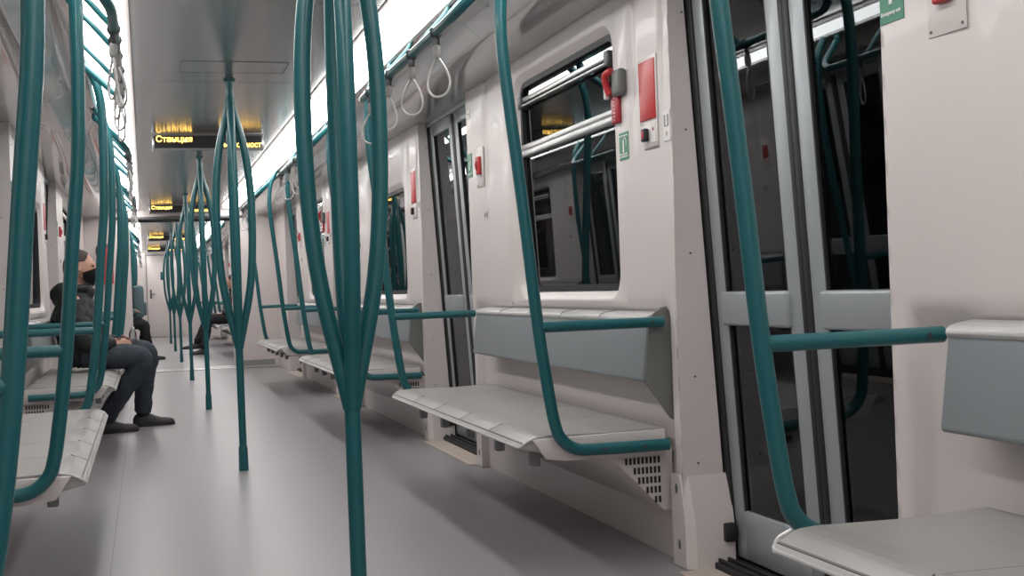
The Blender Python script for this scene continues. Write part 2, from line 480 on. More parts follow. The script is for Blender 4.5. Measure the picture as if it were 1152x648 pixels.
# door units
def door_obj():
    root = bpy.data.objects.new('door_1', None); C.objects.link(root)
    sh = lambda x, y, z: (x + xl(z), y, z)
    for s in (-1, 1):
        bm = bmesh.new()
        Y = lambda a, b: (min(s * a, s * b), max(s * a, s * b))
        box(bm, 0, .035, *Y(.027, .102), .03, 1.945, .006, shear=sh)
        box(bm, 0, .035, *Y(.485, .556), .03, 1.945, .006, shear=sh)
        box(bm, .0005, .034, *Y(.095, .49), .03, .192, .006, shear=sh)
        box(bm, -.016, .034, *Y(.09, .50), .785, .892, .010, 3, shear=sh)
        box(bm, .0005, .034, *Y(.095, .49), 1.86, 1.945, .006, shear=sh)
        leaf = new_obj('door_leaf', bm, M['leaf'], root, auto=60)
        bm = bmesh.new()
        for (za, zb) in ((.18, .80), (.88, 1.875)):
            a, b = Y(.09, .50)
            bm.faces.new([bm.verts.new((xl(z) + .012, y, z)) for (y, z) in ((a, za), (b, za), (b, zb), (a, zb))])
        new_obj('glass_pane', bm, M['glass'], leaf, smooth=False, recalc=False)
        bm = bmesh.new()
        for (za, zb) in ((.185, .792), (.885, 1.868)):
            for (a, b) in ((.100, .108), (.478, .487)): box(bm, .002, .016, *Y(a, b), za, zb, shear=sh)
        new_obj('glazing_gasket', bm, M['rubber'], leaf, smooth=False)
        bm = bmesh.new()
        box(bm, -.004, .035, *Y(.0003, .027), .02, 1.95, .006, shear=sh)
        new_obj('edge_seal', bm, M['rubber'], leaf, auto=60)
        bm = bmesh.new()
        box(bm, -.006, .045, *Y(.557, .68), .0, 1.95, .004, shear=sh)
        new_obj('side_seal', bm, M['rubber'], root, auto=60)
        # guide bracket near the sill
        bm = bmesh.new()
        box(bm, 1.285, 1.325, *Y(.530, .575), .085, .145, .006)
        new_obj('guide_bracket', bm, M['rubber'], root)
    bm = bmesh.new()
    box(bm, 1.25, 1.40, -.62, .62, .0005, .022, .003)
    box(bm, 1.262, 1.272, -.60, .60, .022, .034, .002); box(bm, 1.295, 1.305, -.60, .60, .022, .034, .002)
    new_obj('sill', bm, M['rubber'], root, smooth=False)
    bm = bmesh.new()
    box(bm, 1.12, 1.248, -.55, .55, .0005, .004, .001, 1)
    new_obj('threshold_plate', bm, M['beige'], root, smooth=False)
    bm = bmesh.new()
    box(bm, 1.22, 1.40, -.66, .66, 1.925, 1.99, .004)
    new_obj('header', bm, M['leaf'], root, auto=60)
    return root
DOOR = door_obj()

def put(o, yc, side, base):
    """place right-hand prototype; left is the 180-degree turned copy"""
    o.location = (0, yc, 0); o.rotation_euler = (0, 0, 0 if side > 0 else PI); o.name = base; struct(o)
first = {'W1': W_BIG, 'W2': W_SMALL, 'G1': WD_BIG, 'G2': WD_SMALL, 'D': DOOR}
used = set()
def inst(key):
    if key in used: return copy_tree(first[key])
    used.add(key); return first[key]
wn = 1
zones = [(c, k % 2 == 1) for k, c in enumerate(ZC1)] + [(c, k % 2 == 0) for k, c in enumerate(ZC2)]
for (c, big) in zones:
    for side in (1, -1):
        w = inst('W1' if big else 'W2'); put(w, c, side, 'wall_right' if side > 0 else 'wall_left')
        g = inst('G1' if big else 'G2'); put(g, c, side, 'window_%d' % wn); wn += 1
dn = 1
for c in [d for d in DC1 if d > -2] + DC2[:3]:
    for side in (1, -1):
        put(inst('D'), c, side, 'door_%d' % dn); dn += 1

# plain end pieces of wall + bulkheads
def plain_wall(ya, yb, side, name):
    bm = bmesh.new()
    box(bm, XW if side > 0 else -1.34, 1.34 if side > 0 else -XW, ya, yb, 0, 1.965, .006)
    struct(new_obj(name, bm, M['wall'], smooth=False))
plain_wall(DC1[-1] + .62, Y1, 1, 'wall_right'); plain_wall(DC1[-1] + .62, Y1, -1, 'wall_left')
plain_wall(Y0, DC1[0] - .6, 1, 'wall_right'); plain_wall(Y0, DC1[0] - .6, -1, 'wall_left')
plain_wall(Y2, DC2[0] - .6, 1, 'wall_right'); plain_wall(Y2, DC2[0] - .6, -1, 'wall_left')
plain_wall(DC2[-1] - .6, Y3, 1, 'wall_right'); plain_wall(DC2[-1] - .6, Y3, -1, 'wall_left')
def bulkhead(ya, yb, name):
    bm = bmesh.new()
    ow, ot = .63, 1.955
    box(bm, -1.34, -ow, ya, yb, 0, 2.12, .012, 3); box(bm, ow, 1.34, ya, yb, 0, 2.12, .012, 3); box(bm, -ow - .01, ow + .01, ya, yb, ot, 2.12)
    o = struct(new_obj(name, bm, M['wall'], auto=60))
    bm = bmesh.new()
    yf = ya if ya < 16 else yb
    for s in (-1, 1): box(bm, min(s * .70, s * 1.10), max(s * .70, s * 1.10), yf - .006, yf + .006, .03, .10, .003)
    new_obj('skirt_panel', bm, M['mgrey'], o, smooth=False)
    bm = bmesh.new()
    box(bm, -.80, .80, ya - .02, yb + .02, 1.925, 1.958, .008)
    new_obj('header_bar', bm, M['dgrey'], o, auto=60)
    return o
bulkhead(Y1, Y1 + .10, 'wall_gangway_near'); bulkhead(Y2 - .10, Y2, 'wall_gangway_far')
# bellows
bm = bmesh.new()
ys = [Y1 + .10 + (Y2 - Y1 - .2) * i / 16 for i in range(17)]
sec = [(-.66, 0), (-.66, 1.98), (.66, 1.98), (.66, 0)]
rings = []
for i, y in enumerate(ys):
    g = .03 if i % 2 else 0
    rings.append([bm.verts.new((x + (g if x > 0 else -g), y, z + (g if z > 1 else 0))) for x, z in sec])
for A, B in zip(rings, rings[1:]):
    for k in range(3): bm.faces.new((A[k], A[k + 1], B[k + 1], B[k]))
struct(new_obj('wall_gangway_bellows', bm, M['bellows'], smooth=False))
# end walls
bm = bmesh.new(); box(bm, -1.4, 1.4, Y0 - .08, Y0, 0, 2.12); struct(new_obj('wall_back', bm, M['wall'], smooth=False))
bm = bmesh.new(); box(bm, -1.4, 1.4, Y3, Y3 + .08, 0, 2.12); endw = struct(new_obj('wall_front', bm, M['wall'], smooth=False))
cab = empty('cab_door', (-.05, Y3, 0)); cab.name = 'door_19'; struct(cab)
bm = bmesh.new(); box(bm, -.36, .36, -.022, -.001, .01, 1.94, .006)
new_obj('door_panel', bm, M['wall'], cab, auto=60)
bm = bmesh.new()
for a, b, c_, d in ((-.385, -.365, 0, 1.96), (.365, .385, 0, 1.96), (-.385, .385, 1.945, 1.965)): box(bm, a, b, -.016, -.001, c_, d)
new_obj('door_frame', bm, M['mgrey'], cab, smooth=False)
bm = bmesh.new(); box(bm, -.305, -.265, -.034, -.02, .92, 1.14, .006); cyl(bm, (-.285, -.03, 1.03), (-.285, -.075, 1.03), .010); cyl(bm, (-.285, -.07, 1.03), (-.18, -.07, 1.03), .011)
new_obj('door_handle', bm, M['darkmetal'], cab)

# tunnel outside
for s in (-1, 1):
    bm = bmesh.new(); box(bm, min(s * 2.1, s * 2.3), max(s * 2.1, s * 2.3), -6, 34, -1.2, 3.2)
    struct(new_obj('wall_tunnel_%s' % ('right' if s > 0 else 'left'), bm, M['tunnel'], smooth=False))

# ------------------------------------------------------------------ pole clusters
prof = [(.655, .0), (.72, .016), (.80, .037), (.90, .062), (1.0, .081), (1.10, .093), (1.22, .101), (1.35, .104), (1.48, .101), (1.60, .091), (1.72, .072), (1.82, .047), (1.90, .022), (1.965, .006), (2.0, .0)]
def make_pole():
    root = empty('pole_cluster', (0, 0, 0))
    bm = bmesh.new()
    tube(bm, [(0, 0, .002), (0, 0, .68)], .0195, 18)
    new_obj('stem', bm, M['teal'], root)
    bm = bmesh.new()
    tube(bm, [(0, 0, .001), (0, 0, .10), (0, 0, .125), (0, 0, .13)], (lambda i: (.026, .024, .023, .0205)[i]), 20)
    new_obj('base_sleeve', bm, M['teal'], root)
    for k in range(4):
        a = k * PI / 2; bm = bmesh.new()
        pts = smooth_path([(math.cos(a) * (r * .87 + .002), math.sin(a) * (r * .87 + .002), z) for z, r in prof], 4)
        tube(bm, pts, .0205, 16)
        new_obj('branch', bm, M['teal'], root)
    bm = bmesh.new(); tube(bm, [(0, 0, 1.985), (0, 0, HC)], .0215, 18)
    new_obj('top_stub', bm, M['teal'], root)
    bm = bmesh.new(); tube(bm, [(0, 0, HC - .010), (0, 0, HC - .001)], (lambda i: (.030, .034)[i]), 24)
    new_obj('ceiling_flange', bm, M['teal'], root)
    return root
P0 = make_pole()
plabels = ['closest teal pole with four bulging branches, in front of the first right-hand doors', 'second teal branched pole, standing free on the open floor', 'third teal branched pole from the camera, before the seated man\'s shoes', 'fourth teal branched pole, last one before the gangway threshold', 'first teal branched pole beyond the gangway, in the far car', 'second teal branched pole beyond the gangway', 'farthest teal branched pole, with a small box fixed on its branches']
for i, y in enumerate([2.905, 6.566, 10.243, 13.921, 17.945, 21.62, 25.30]):
    p = P0 if i == 0 else copy_tree(P0)
    p.location = (0, y, 0); tag(p, plabels[i], 'pole', 'branched poles down the middle of the aisle'); lastp = p
bm = bmesh.new(); box(bm, -.16, -.09, -.04, .04, 1.30, 1.46, .008)
new_obj('reader_box', bm, M['teal'], lastp)

# ------------------------------------------------------------------ benches
def make_bench():
    """right-hand bench; local y=0 is the near end, length 2.0, depth towards +X (wall); origin on floor"""
    L = 2.08; n = 5
    root = empty('bench', (0, 0, 0))
    bm = bmesh.new()
    for k in range(n):
        a, b = L * k / n + (.0 if k == 0 else .0012), L * (k + 1) / n - (.0 if k == n - 1 else .0012)
        P = [(1.15, .452), (.95, .447), (.75, .452), (.715, .450), (.700, .446), (.660, .427), (.653, .420), (.655, .412), (.70, .402), (.78, .385), (1.15, .385)]
        prism(bm, P, 1, a, b, .0015)
    seat = new_obj('seat', bm, M['seat'], root, auto=30)
    bm = bmesh.new()      # bright rim along the front and round the ends
    tube(bm, smooth_path([(.70, -.002, .447), (.672, -.002, .434), (.658, .008, .420), (.6545, .02, .4165), (.6545, .05, .416), (.6545, .10, .416), (.6545, 1.0, .416), (.6545, L - .10, .416), (.6545, L - .05, .416), (.6545, L - .02, .4165), (.658, L - .008, .420), (.672, L + .002, .434), (.70, L + .002, .447)], 5), .0048, 8)
    new_obj('front_rim', bm, M['seatlip'], seat)
    bm = bmesh.new()
    box(bm, -.0025, .0025, .01, L - .01, -.0006, .0012, shear=lambda x, y, z: (x + .6645, y, z + .4298 + x * .4))
    for k in range(1, n): box(bm, .668, .716, L * k / n - .0012, L * k / n + .0012, -.002, .0006, shear=lambda x, y, z: (x, y, z + .4298 + (x - .6645) * .45))
    new_obj('pad_groove', bm, M['dgrey'], seat, smooth=False)
    for (a, b) in ((-.012, .0), (L, L + .012)):
        bm = bmesh.new()
        prism(bm, [(.69, .442), (1.15, .446), (1.15, .362), (.80, .368), (.735, .376)], 1, a, b, .003)
        new_obj('end_skirt', bm, M['wall'], root, auto=40)
    for k in range(5):
        y = .16 + .42 * k
        bm = bmesh.new(); box(bm, .74, .772, y, y + .04, .330, .392, .004); box(bm, .77, 1.19, y + .012, y + .033, .355, .388, .003)
        new_obj('seat_bracket', bm, M['mgrey'], root, auto=60)
    bm = bmesh.new()      # slanted heater duct below
    prism(bm, [(.945, .384), (1.192, .384), (1.192, .17), (1.155, .17)], 1, .03, 1.95, .004)
    duct = new_obj('heater_duct', bm, M['wall'], root, auto=40)
    bm = bmesh.new()
    rows = 5
    for r in range(rows):
        z = .352 - r * .033
        x0 = 1.02 + r * .024
        k = 0; x = 1.145
        while x > x0 + .004:
            box(bm, x - .008, x, .0275, .0315, z - .022, z); x -= .0145
    new_obj('vent_slots', bm, M['rubber'], duct, smooth=False)
    # backrest
    L = 2.13
    bm = bmesh.new()
    prism(bm, [(1.035, .812), (1.040, .818), (1.066, .608), (1.072, .604), (1.160, .60), (1.19, .60), (1.19, .815), (1.16, .838), (1.06, .834)] if False else
          [(1.106, .800), (1.080, .612), (1.084, .604), (1.19, .600), (1.19, .818), (1.15, .818), (1.112, .812)], 1, 0, L, .004)
    back = new_obj('backrest', bm, M['back'], root, auto=30)
    bm = bmesh.new()
    for k in range(n):
        a, b = L * k / n + (.0 if k == 0 else .002), L * (k + 1) / n - (.0 if k == n - 1 else .002)
        prism(bm, [(1.104, .798), (1.100, .806), (1.102, .815), (1.112, .822), (1.13, .827), (1.168, .832), (1.168, .815), (1.11, .802)], 1, a, b, .001)
    cap = new_obj('top_cap', bm, M['seatlip'], back, auto=40)
    bm = bmesh.new()
    for k in range(1, n):
        tube(bm, [(1.101, L * k / n, .806), (1.103, L * k / n, .8155), (1.112, L * k / n, .8225), (1.13, L * k / n - .004, .8275), (1.166, L * k / n - .012, .8322)], .0018, 6)
    new_obj('cap_seam', bm, M['dgrey'], cap)
    bm = bmesh.new()
    prism(bm, [(1.112, .816), (1.130, .826), (1.150, .846), (1.19, .850), (1.19, .47), (1.172, .48), (1.086, .604), (1.108, .80)], 1, -.010, -.0005, .003)
    new_obj('end_panel', bm, M['endp'], back, auto=40)
    return root
BENCH = make_bench()
def mirror_tree(o):
    """mirrored (X) twin with its own mesh data, for the left wall"""
    c = o.copy(); C.objects.link(c)
    if o.data:
        c.data = o.data.copy(); c.data.transform(Matrix.Diagonal((-1, 1, 1, 1))); c.data.flip_normals()
    c.location = (-o.location.x, o.location.y, o.location.z)
    for ch in list(o.children):
        d = mirror_tree(ch); d.parent = c
    return c
BENCH_L = mirror_tree(BENCH)
blab = {(1, 0): 'foreground right-hand bench cut off by the lower right corner', (1, 1): 'long grey right-hand bench below the large hopper window', (1, 2): 'right-hand bench beyond the second doorway, below the small window', (1, 3): 'farthest right-hand bench of the near car, by the gangway wall',
        (-1, 0): 'left-hand bench nearest the camera, beyond the left frame edge', (-1, 1): 'empty left-hand bench at the lower left with one free corner showing', (-1, 2): 'left-hand bench on which the man in the black jacket sits', (-1, 3): 'left-hand bench hidden behind the seated man'}
hl = {(1, 0): 'foreground right-hand bench', (1, 1): 'right-hand bench below the hopper window', (1, 2): 'right-hand bench past the second doorway', (1, 3): 'farthest right-hand bench before the gangway',
      (-1, 0): 'left-hand bench nearest the camera', (-1, 1): 'empty left-hand bench at lower left', (-1, 2): 'seated man\'s bench', (-1, 3): 'left-hand bench beyond the man'}
NEAR = -1.15
allz = [(c, k) for k, c in enumerate(ZC1)] + [(c, 10 + k) for k, c in enumerate(ZC2)]
fb = {1: [BENCH], -1: [BENCH_L]}
# handrails
def make_rail(with_upper=True):
    bm = bmesh.new()
    low = [(1.15, 0, .398), (1.0, 0, .399), (.90, 0, .401)]
    arc = []
    for k in range(1, 9):
        a = k / 9 * math.radians(80)
        arc.append((.86 - .10 * math.sin(a), 0, .402 + .10 * (1 - math.cos(a))))
    up = [(.752, 0, .53), (.733, 0, .66), (.716, 0, .80), (.701, 0, .96), (.686, 0, 1.13), (.667, 0, 1.32), (.648, 0, 1.50), (.633, 0, 1.66), (.629, 0, 1.78), (.638, 0, 1.88), (.659, 0, 1.96), (.692, 0, 2.02), (.712, 0, 2.045)]
    tube(bm, smooth_path(low + [(.86, 0, .402)] + arc + up, 3), .0195, 16)
    o = new_obj('handrail', bm, M['teal'])
    bm = bmesh.new()
    tube(bm, [(.716, 0, .80), (.9, 0, .80), (1.145, 0, .800)], .0175, 16)
    cb = new_obj('crossbar', bm, M['teal'], o)
    bm = bmesh.new()
    for x, z in ((1.10, .80), (.92, .402), (1.06, .402)):
        cyl(bm, (x, -.0185 if z < .5 else -.0165, z), (x, -.0205, z), .0060, 12)
    new_obj('screw', bm, M['darkmetal'], o)
    bm = bmesh.new(); ellipsoid(bm, (.713, 0, 2.045), .024, .024, .010)
    new_obj('mounting_cup', bm, M['teal'], o)
    return o
RAIL = make_rail(); RAIL_L = mirror_tree(RAIL)
for o_ in [RAIL_L] + list(RAIL_L.children):      # the left-hand handrails stand a little steeper
    for v in o_.data.vertices: v.co.x += .026 * (1 - max(0, min(1, (v.co.z - 1.35) / .35)))
fr = {1: [RAIL], -1: [RAIL_L]}
for (c, k) in allz:
    for side in (1, -1):
        b = fb[side][0] if not fb[side][1:] else copy_tree(fb[side][0]); fb[side].append(1)
        b.location = (0, c + NEAR, 0)
        if k < 10: tag(b, blab[(side, k)], 'bench', 'wall benches')
        else: tag(b, 'grey bench along the %s wall of the far car' % ('right' if side > 0 else 'left'), 'bench', 'far car benches %s' % ('right' if side > 0 else 'left'))
        for end, yy in (('near', -1.185), ('far', 1.05)):
            r = fr[side][0] if not fr[side][1:] else copy_tree(fr[side][0]); fr[side].append(1)
            r.location = ((-.012 if (end == 'far' and k == 1) else 0) if side > 0 else 0, c + yy + (.06 if (end == 'far' and k == 1 and side > 0) else 0), 0)
            if end == 'far':
                pass
            if k < 10: tag(r, 'curved teal handrail at the %s end of the %s' % (end, hl[(side, k)]), 'handrail', 'curved bench-end handrails')
            else: tag(r, 'curved teal handrail at the bench ends of the far car, %s side' % ('right' if side > 0 else 'left'), 'handrail', 'far car handrails %s' % ('right' if side > 0 else 'left'))

# overhead rails with brackets, and straps
def make_overhead():
    L = 1.98
    bm = bmesh.new()
    tube(bm, smooth_path([(.700, .0, 1.995), (.655, .02, 1.955), (.585, .05, 1.885), (.548, .12, 1.846), (.538, .22, 1.836), (.538, .5, 1.835), (.538, 1.0, 1.835), (.538, L - .22, 1.836), (.548, L - .12, 1.846), (.585, L - .05, 1.885), (.655, L - .02, 1.955), (.700, L, 1.995)], 5), .017, 14)
    o = new_obj('overhead_rail', bm, M['teal'])
    for y in (.42, .80, 1.50):
        bm = bmesh.new()
        tube(bm, smooth_path([(.538, y, 1.838), (.57, y, 1.872), (.615, y, 1.925), (.655, y, 1.968), (.69, y, 2.008), (.712, y, 2.045)], 5), .010, 10)
        new_obj('bracket', bm, M['teal'], o)
    bm = bmesh.new()
    ellipsoid(bm, (.712, 0, 2.015), .020, .020, .03); new_obj('mounting_cup', bm, M['teal'], o)
    bm = bmesh.new(); ellipsoid(bm, (.712, L, 2.015), .020, .020, .03); new_obj('mounting_cup', bm, M['teal'], o)
    return o
def make_strap():
    """hand strap; origin at rail centre"""
    o = empty('hand_strap', (0, 0, 0))
    bm = bmesh.new()
    tube(bm, [(0, -.013, 0), (0, .013, 0)], .0205, 14)
    box(bm, -.008, .008, -.011, .011, -.050, -.016, .003)
    new_obj('clamp', bm, M['darkmetal'], o, auto=60)
    bm = bmesh.new()
    tube(bm, smooth_path([(0, 0, -.045), (0, 0, -.055), (0, 0, -.085), (0, 0, -.095)], 3), (lambda i: .009 + .005 * math.sin(i / 9 * PI)), 12)
    new_obj('toggle', bm, M['strap'], o)
    bm = bmesh.new()
    pts = []
    for k in range(25):
        t = k / 24; a = -PI / 2 + 2 * PI * t
        w = .050 * math.sin(PI * t) ** .9
        z = -.085 - .145 * (1 - abs(2 * t - 1) ** 1.6)
        pts.append((0, w * (1 if True else 1) * math.cos(PI * t) * 1.25, z))
    # teardrop
    pts = []
    for k in range(33):
        t = 2 * PI * k / 32
        pts.append((0, .062 * math.sin(t) * math.sin(t / 2) ** 1.2, -.158 + .073 * math.cos(t)))
    tube(bm, pts[:-1], .0044, 10, closed=True)
    new_obj('loop', bm, M['seatlip'], o)
    return o
OR_ = make_overhead(); OL_ = mirror_tree(OR_); ST = make_strap()
fo = {1: [OR_], -1: [OL_]}; first_s = True
oname = {0: 'above the foreground bench', 1: 'above the first full bench', 2: 'above the bench past the second doorway', 3: 'above the last bench before the gangway'}
for (c, k) in allz:
    for side in (1, -1):
        sd = 'right' if side > 0 else 'left'
        o = fo[side][0] if not fo[side][1:] else copy_tree(fo[side][0]); fo[side].append(1)
        o.location = (0, c - 1.05, 0)
        if k < 10: tag(o, 'teal overhead rail with strap loops, %s, %s side' % (oname[k], sd), 'rail', 'overhead strap rails')
        else: tag(o, 'teal overhead rail in the far car, %s side' % sd, 'rail', 'far overhead rails %s' % sd)
        ys = [-.70, -.30, .13, .60] if side > 0 else [-.62, -.44, -.15, .14, .50]
        if k == 0: ys = [.3, .7] 
        rnd = random.Random(k * 7 + side)
        for q, yy in enumerate(ys):
            s = ST if first_s else copy_tree(ST); first_s = False
            s.location = (side * .538, c + yy, 1.835); s.rotation_euler = (rnd.uniform(-.12, .12), rnd.uniform(-.06, .06), rnd.uniform(-.3, .3) + (1.0 if side > 0 else .3))
            if k < 10: tag(s, 'grey hand strap, %s from the near end %s, %s' % (('first', 'second', 'third', 'fourth', 'fifth')[q], oname[k], sd), 'strap', 'hanging hand straps')
            else: tag(s, 'grey hand strap loop in the far car, %s side' % sd, 'strap', 'far hand straps %s' % sd)

# ------------------------------------------------------------------ wall fittings (local to zone, right-hand, turned for left)
def put_small(o, c, side, u, z, x=XW):
    o.location = (side * x, c + side * u, z); o.rotation_euler = (0, 0, 0 if side > 0 else PI)
def plate(bm, w, h, t, bev=.002, mi=0, cy=0, cz=0, x0=0): box(bm, -t + x0, .001 + x0, cy - w / 2, cy + w / 2, cz - h / 2, cz + h / 2, bev, mi=mi)
# near-side text matrix: text faces -X, reading left-to-right as seen from aisle (towards -Y)
TM = Matrix(((0, 0, -1, 0), (-1, 0, 0, 0), (0, 1, 0, 0), (0, 0, 0, 1)))
def TX(y, z, x=-.0025): return Matrix.Translation((x, y, z)) @ TM
def mk_red_panel():
    o = empty('emergency_panel')
    bm = bmesh.new(); plate(bm, .128, .20, .006, .003); new_obj('cover', bm, M['red'], o, auto=60)
    bm = bmesh.new(); plate(bm, .150, .225, .002, .001); new_obj('bezel', bm, M['wall'], o, auto=60)
    return o
def mk_call():
    o = empty('call_unit')
    bm = bmesh.new(); plate(bm, .11, .085, .004, .002); new_obj('base_plate', bm, M['wall'], o, auto=60)
    bm = bmesh.new(); plate(bm, .115, .004, .003, .001, cz=-.046); new_obj('groove', bm, M['mgrey'], o, smooth=False)
    bm = bmesh.new(); box(bm, -.022, -.004, .012, .046, -.022, .022, .006, 3); new_obj('knob', bm, M['rubber'], o, auto=60)
    bm = bmesh.new(); box(bm, -.0235, -.018, .018, .040, -.014, .014, .003); new_obj('knob_face', bm, M['redd'], o, auto=60)
    bm = bmesh.new(); box(bm, -.006, -.003, -.045, -.008, -.03, .035, .001)
    new_obj('notice', bm, M['white'], o, smooth=False)
    bm = bmesh.new(); box(bm, -.008, -.005, -.03, -.022, .01, .02, .001); new_obj('dot', bm, M['redd'], o, smooth=False)
    return o
def mk_notice():
    o = empty('instruction_notice')
    bm = bmesh.new(); plate(bm, .052, .10, .0025, .001); new_obj('card', bm, M['white'], o, smooth=False)
    bm = bmesh.new()
    for y in (.012, -.012): box(bm, -.004, -.002, y - .004, y + .004, .0, .036)
    box(bm, -.004, -.002, -.013, .013, -.002, .001)
    new_obj('pictogram', bm, M['mgrey'], o, smooth=False)
    bm = bmesh.new(); box(bm, -.004, -.002, -.006, .006, -.032, -.018); new_obj('mark', bm, M['beige'], o, smooth=False)
    return o
def mk_green(big):
    o = empty('exit_sticker')
    w, h = (.082, .098) if not big else (.088, .125)
    bm = bmesh.new(); plate(bm, w, h, .0015, .0005); new_obj('panel', bm, M['green'], o, smooth=False)
    bm = bmesh.new()
    if not big:
        box(bm, -.003, -.0012, -w / 2 + .004, w / 2 - .004, h / 2 - .014, h / 2 - .010); box(bm, -.003, -.0012, -w / 2 + .004, w / 2 - .004, -h / 2 + .010, -h / 2 + .014)
    box(bm, -.003, -.0012, -.004, .008, -.022, .022, .001)
    tube(bm, smooth_path([(-.002, .004, .020), (-.002, -.012, .030), (-.002, -.024, .016), (-.002, -.022, .000)], 4), .0022, 6)
    bm_text(bm, 'Emergency exit', .012, TX(w / 2 - .006, -h / 2 + .018), .0003, width=w - .014)
    new_obj('pictogram', bm, M['white'], o, smooth=False)
    return o
def mk_release():
    o = empty('window_release')
    bm = bmesh.new(); box(bm, -.030, .001, -.040, .040, .085, .178, .012, 3); new_obj('cap', bm, M['cap'], o, auto=60)
    bm = bmesh.new(); box(bm, -.014, .001, .02, .085, -.005, .120, .004); new_obj('lever_plate', bm, M['redd'], o, auto=60)
    bm = bmesh.new(); tube(bm, smooth_path([(-.022, .070, .100), (-.032, .072, .13), (-.040, .062, .165), (-.030, .03, .178)], 5), .013, 12); new_obj('lever', bm, M['red'], o)
    bm = bmesh.new(); box(bm, -.036, -.016, .080, .098, .085, .172, .004); new_obj('guard', bm, M['white'], o, auto=60)
    bm = bmesh.new()
    for k in range(7): box(bm, -.0155, -.0135, .048, .056, .004 + k * .013, .008 + k * .013)
    new_obj('print', bm, M['white'], o, smooth=False)
    return o
def mk_alarm():
    o = empty('alarm_button')
    bm = bmesh.new(); plate(bm, .125, .20, .003, .0015); new_obj('base_plate', bm, M['wall'], o, auto=60)
    bm = bmesh.new()
    for y in (-.052, .052): cyl(bm, (-.002, y, -.088), (-.0045, y, -.088), .0035, 10)
    new_obj('screw', bm, M['darkmetal'], o)
    bm = bmesh.new(); box(bm, -.020, -.002, -.028, .028, -.035, .055, .006, 3); new_obj('button_housing', bm, M['red'], o, auto=60)
    bm = bmesh.new(); ellipsoid(bm, (-.020, 0, .01), .010, .014, .026, 16, 10); new_obj('button', bm, M['redd'], o)
    return o
def mk_socket():
    o = empty('symbol_sticker')
    bm = bmesh.new(); plate(bm, .075, .05, .002, .001); new_obj('plate', bm, M['wall'], o, smooth=False)
    bm = bmesh.new()
    for y in (-.018, .018): tube(bm, smooth_path([(-.002, y, .016), (-.003, y - .008, .008), (-.003, y, -.014), (-.003, y + .008, .008)], 4), .0018, 6)
    new_obj('symbol', bm, M['mgrey'], o)
    return o
def mk_small_sign():
    o = empty('small_sign')
    bm = bmesh.new(); plate(bm, .06, .10, .002, .001); new_obj('card', bm, M['white'], o, smooth=False)
    bm = bmesh.new(); bm_text(bm, '3', .035, TX(.012, -.005), .0005); box(bm, -.004, -.002, -.02, .02, -.03, -.026); new_obj('print', bm, M['back'], o, smooth=False)
    return o
KIND = [('emergency panel', mk_red_panel, -1.083, 1.575, 'glossy red emergency panel', 0), ('call unit', mk_call, -1.10, 1.425, 'small call unit with black knob and white notice', 0),
        ('notice', mk_notice, -1.222, 1.437, 'narrow white instruction notice with twin bars', 0), ('sticker', lambda: mk_green(False), -.868, 1.413, 'green emergency exit sticker beside the window', 1),
        ('window release', mk_release, -.875, 1.505, 'red window release lever under a grey cap', 1), ('alarm button', mk_alarm, 1.025, 1.535, 'red alarm button on a pale screwed plate', 0),
        ('sticker', lambda: mk_green(True), 1.213, 1.563, 'green emergency sticker with white handle pictogram', 0), ('sticker', mk_socket, .95, 1.292, 'small plate with two grey symbols', 0),
        ('sign', mk_small_sign, 1.205, 1.857, 'small white sign high on the wall', 0)]
where = {0: 'foreground', 1: 'first full', 2: 'second full', 3: 'last near-car'}
for (cat, fn, u, z, lab, wonly) in KIND:
    proto = fn(); firstp = True
    for (c, k) in allz:
        big = dict((round(a, 2), b) for a, b in zones)[round(c, 2)]
        if wonly and not big: continue
        if fn is mk_socket and k == 0: continue
        for side in (1, -1):
            o = proto if firstp else copy_tree(proto); firstp = False
            zz = z - .015 if False else z
            put_small(o, c, side, u, zz, wall_x(u, zz) - .0005)
            sd = 'right' if side > 0 else 'left'
            if k < 10: tag(o, '%s on the %s %s window wall' % (lab, where[k], sd), cat)
            else: tag(o, '%s in the far car, %s side' % (lab, sd), cat, 'far car %s %s' % (lab.split(' with')[0], sd))

# ------------------------------------------------------------------ destination displays
def mk_display():
    o = empty('passenger_display')
    bm = bmesh.new(); box(bm, -.385, .385, 0, .07, -.112, .0004, .003); new_obj('case', bm, M['ceiling'], o, auto=60)
    bm = bmesh.new(); box(bm, -.372, .372, -.003, .002, -.100, -.012, .001); new_obj('screen', bm, M['led_case'], o, smooth=False)
    T = Matrix.Rotation(PI / 2, 4, 'X')
    bm = bmesh.new()
    bm_text(bm, 'Станция', .060, Matrix.Translation((-.360, -.0045, -.056)) @ T, .0006, width=.245)
    new_obj('led_text_top', bm, M['led'], o, smooth=False)
    bm = bmesh.new()
    bm_text(bm, 'възможност', .054, Matrix.Translation((.075, -.0045, -.094)) @ T, .0006, width=.29)
    new_obj('led_text_bottom', bm, M['led'], o, smooth=False)
    return o
D0 = mk_display()
for i, (y, lab) in enumerate(((8.78, 'nearest amber text display hanging under the ceiling'), (15.45, 'second amber display, just before the gangway bar'), (22.9, 'amber display just beyond the gangway'), (28.2, 'farthest amber display, above the cab door'))):
    d = D0 if i == 0 else copy_tree(D0); d.location = (0, y, HC); tag(d, lab, 'display', 'amber passenger displays')

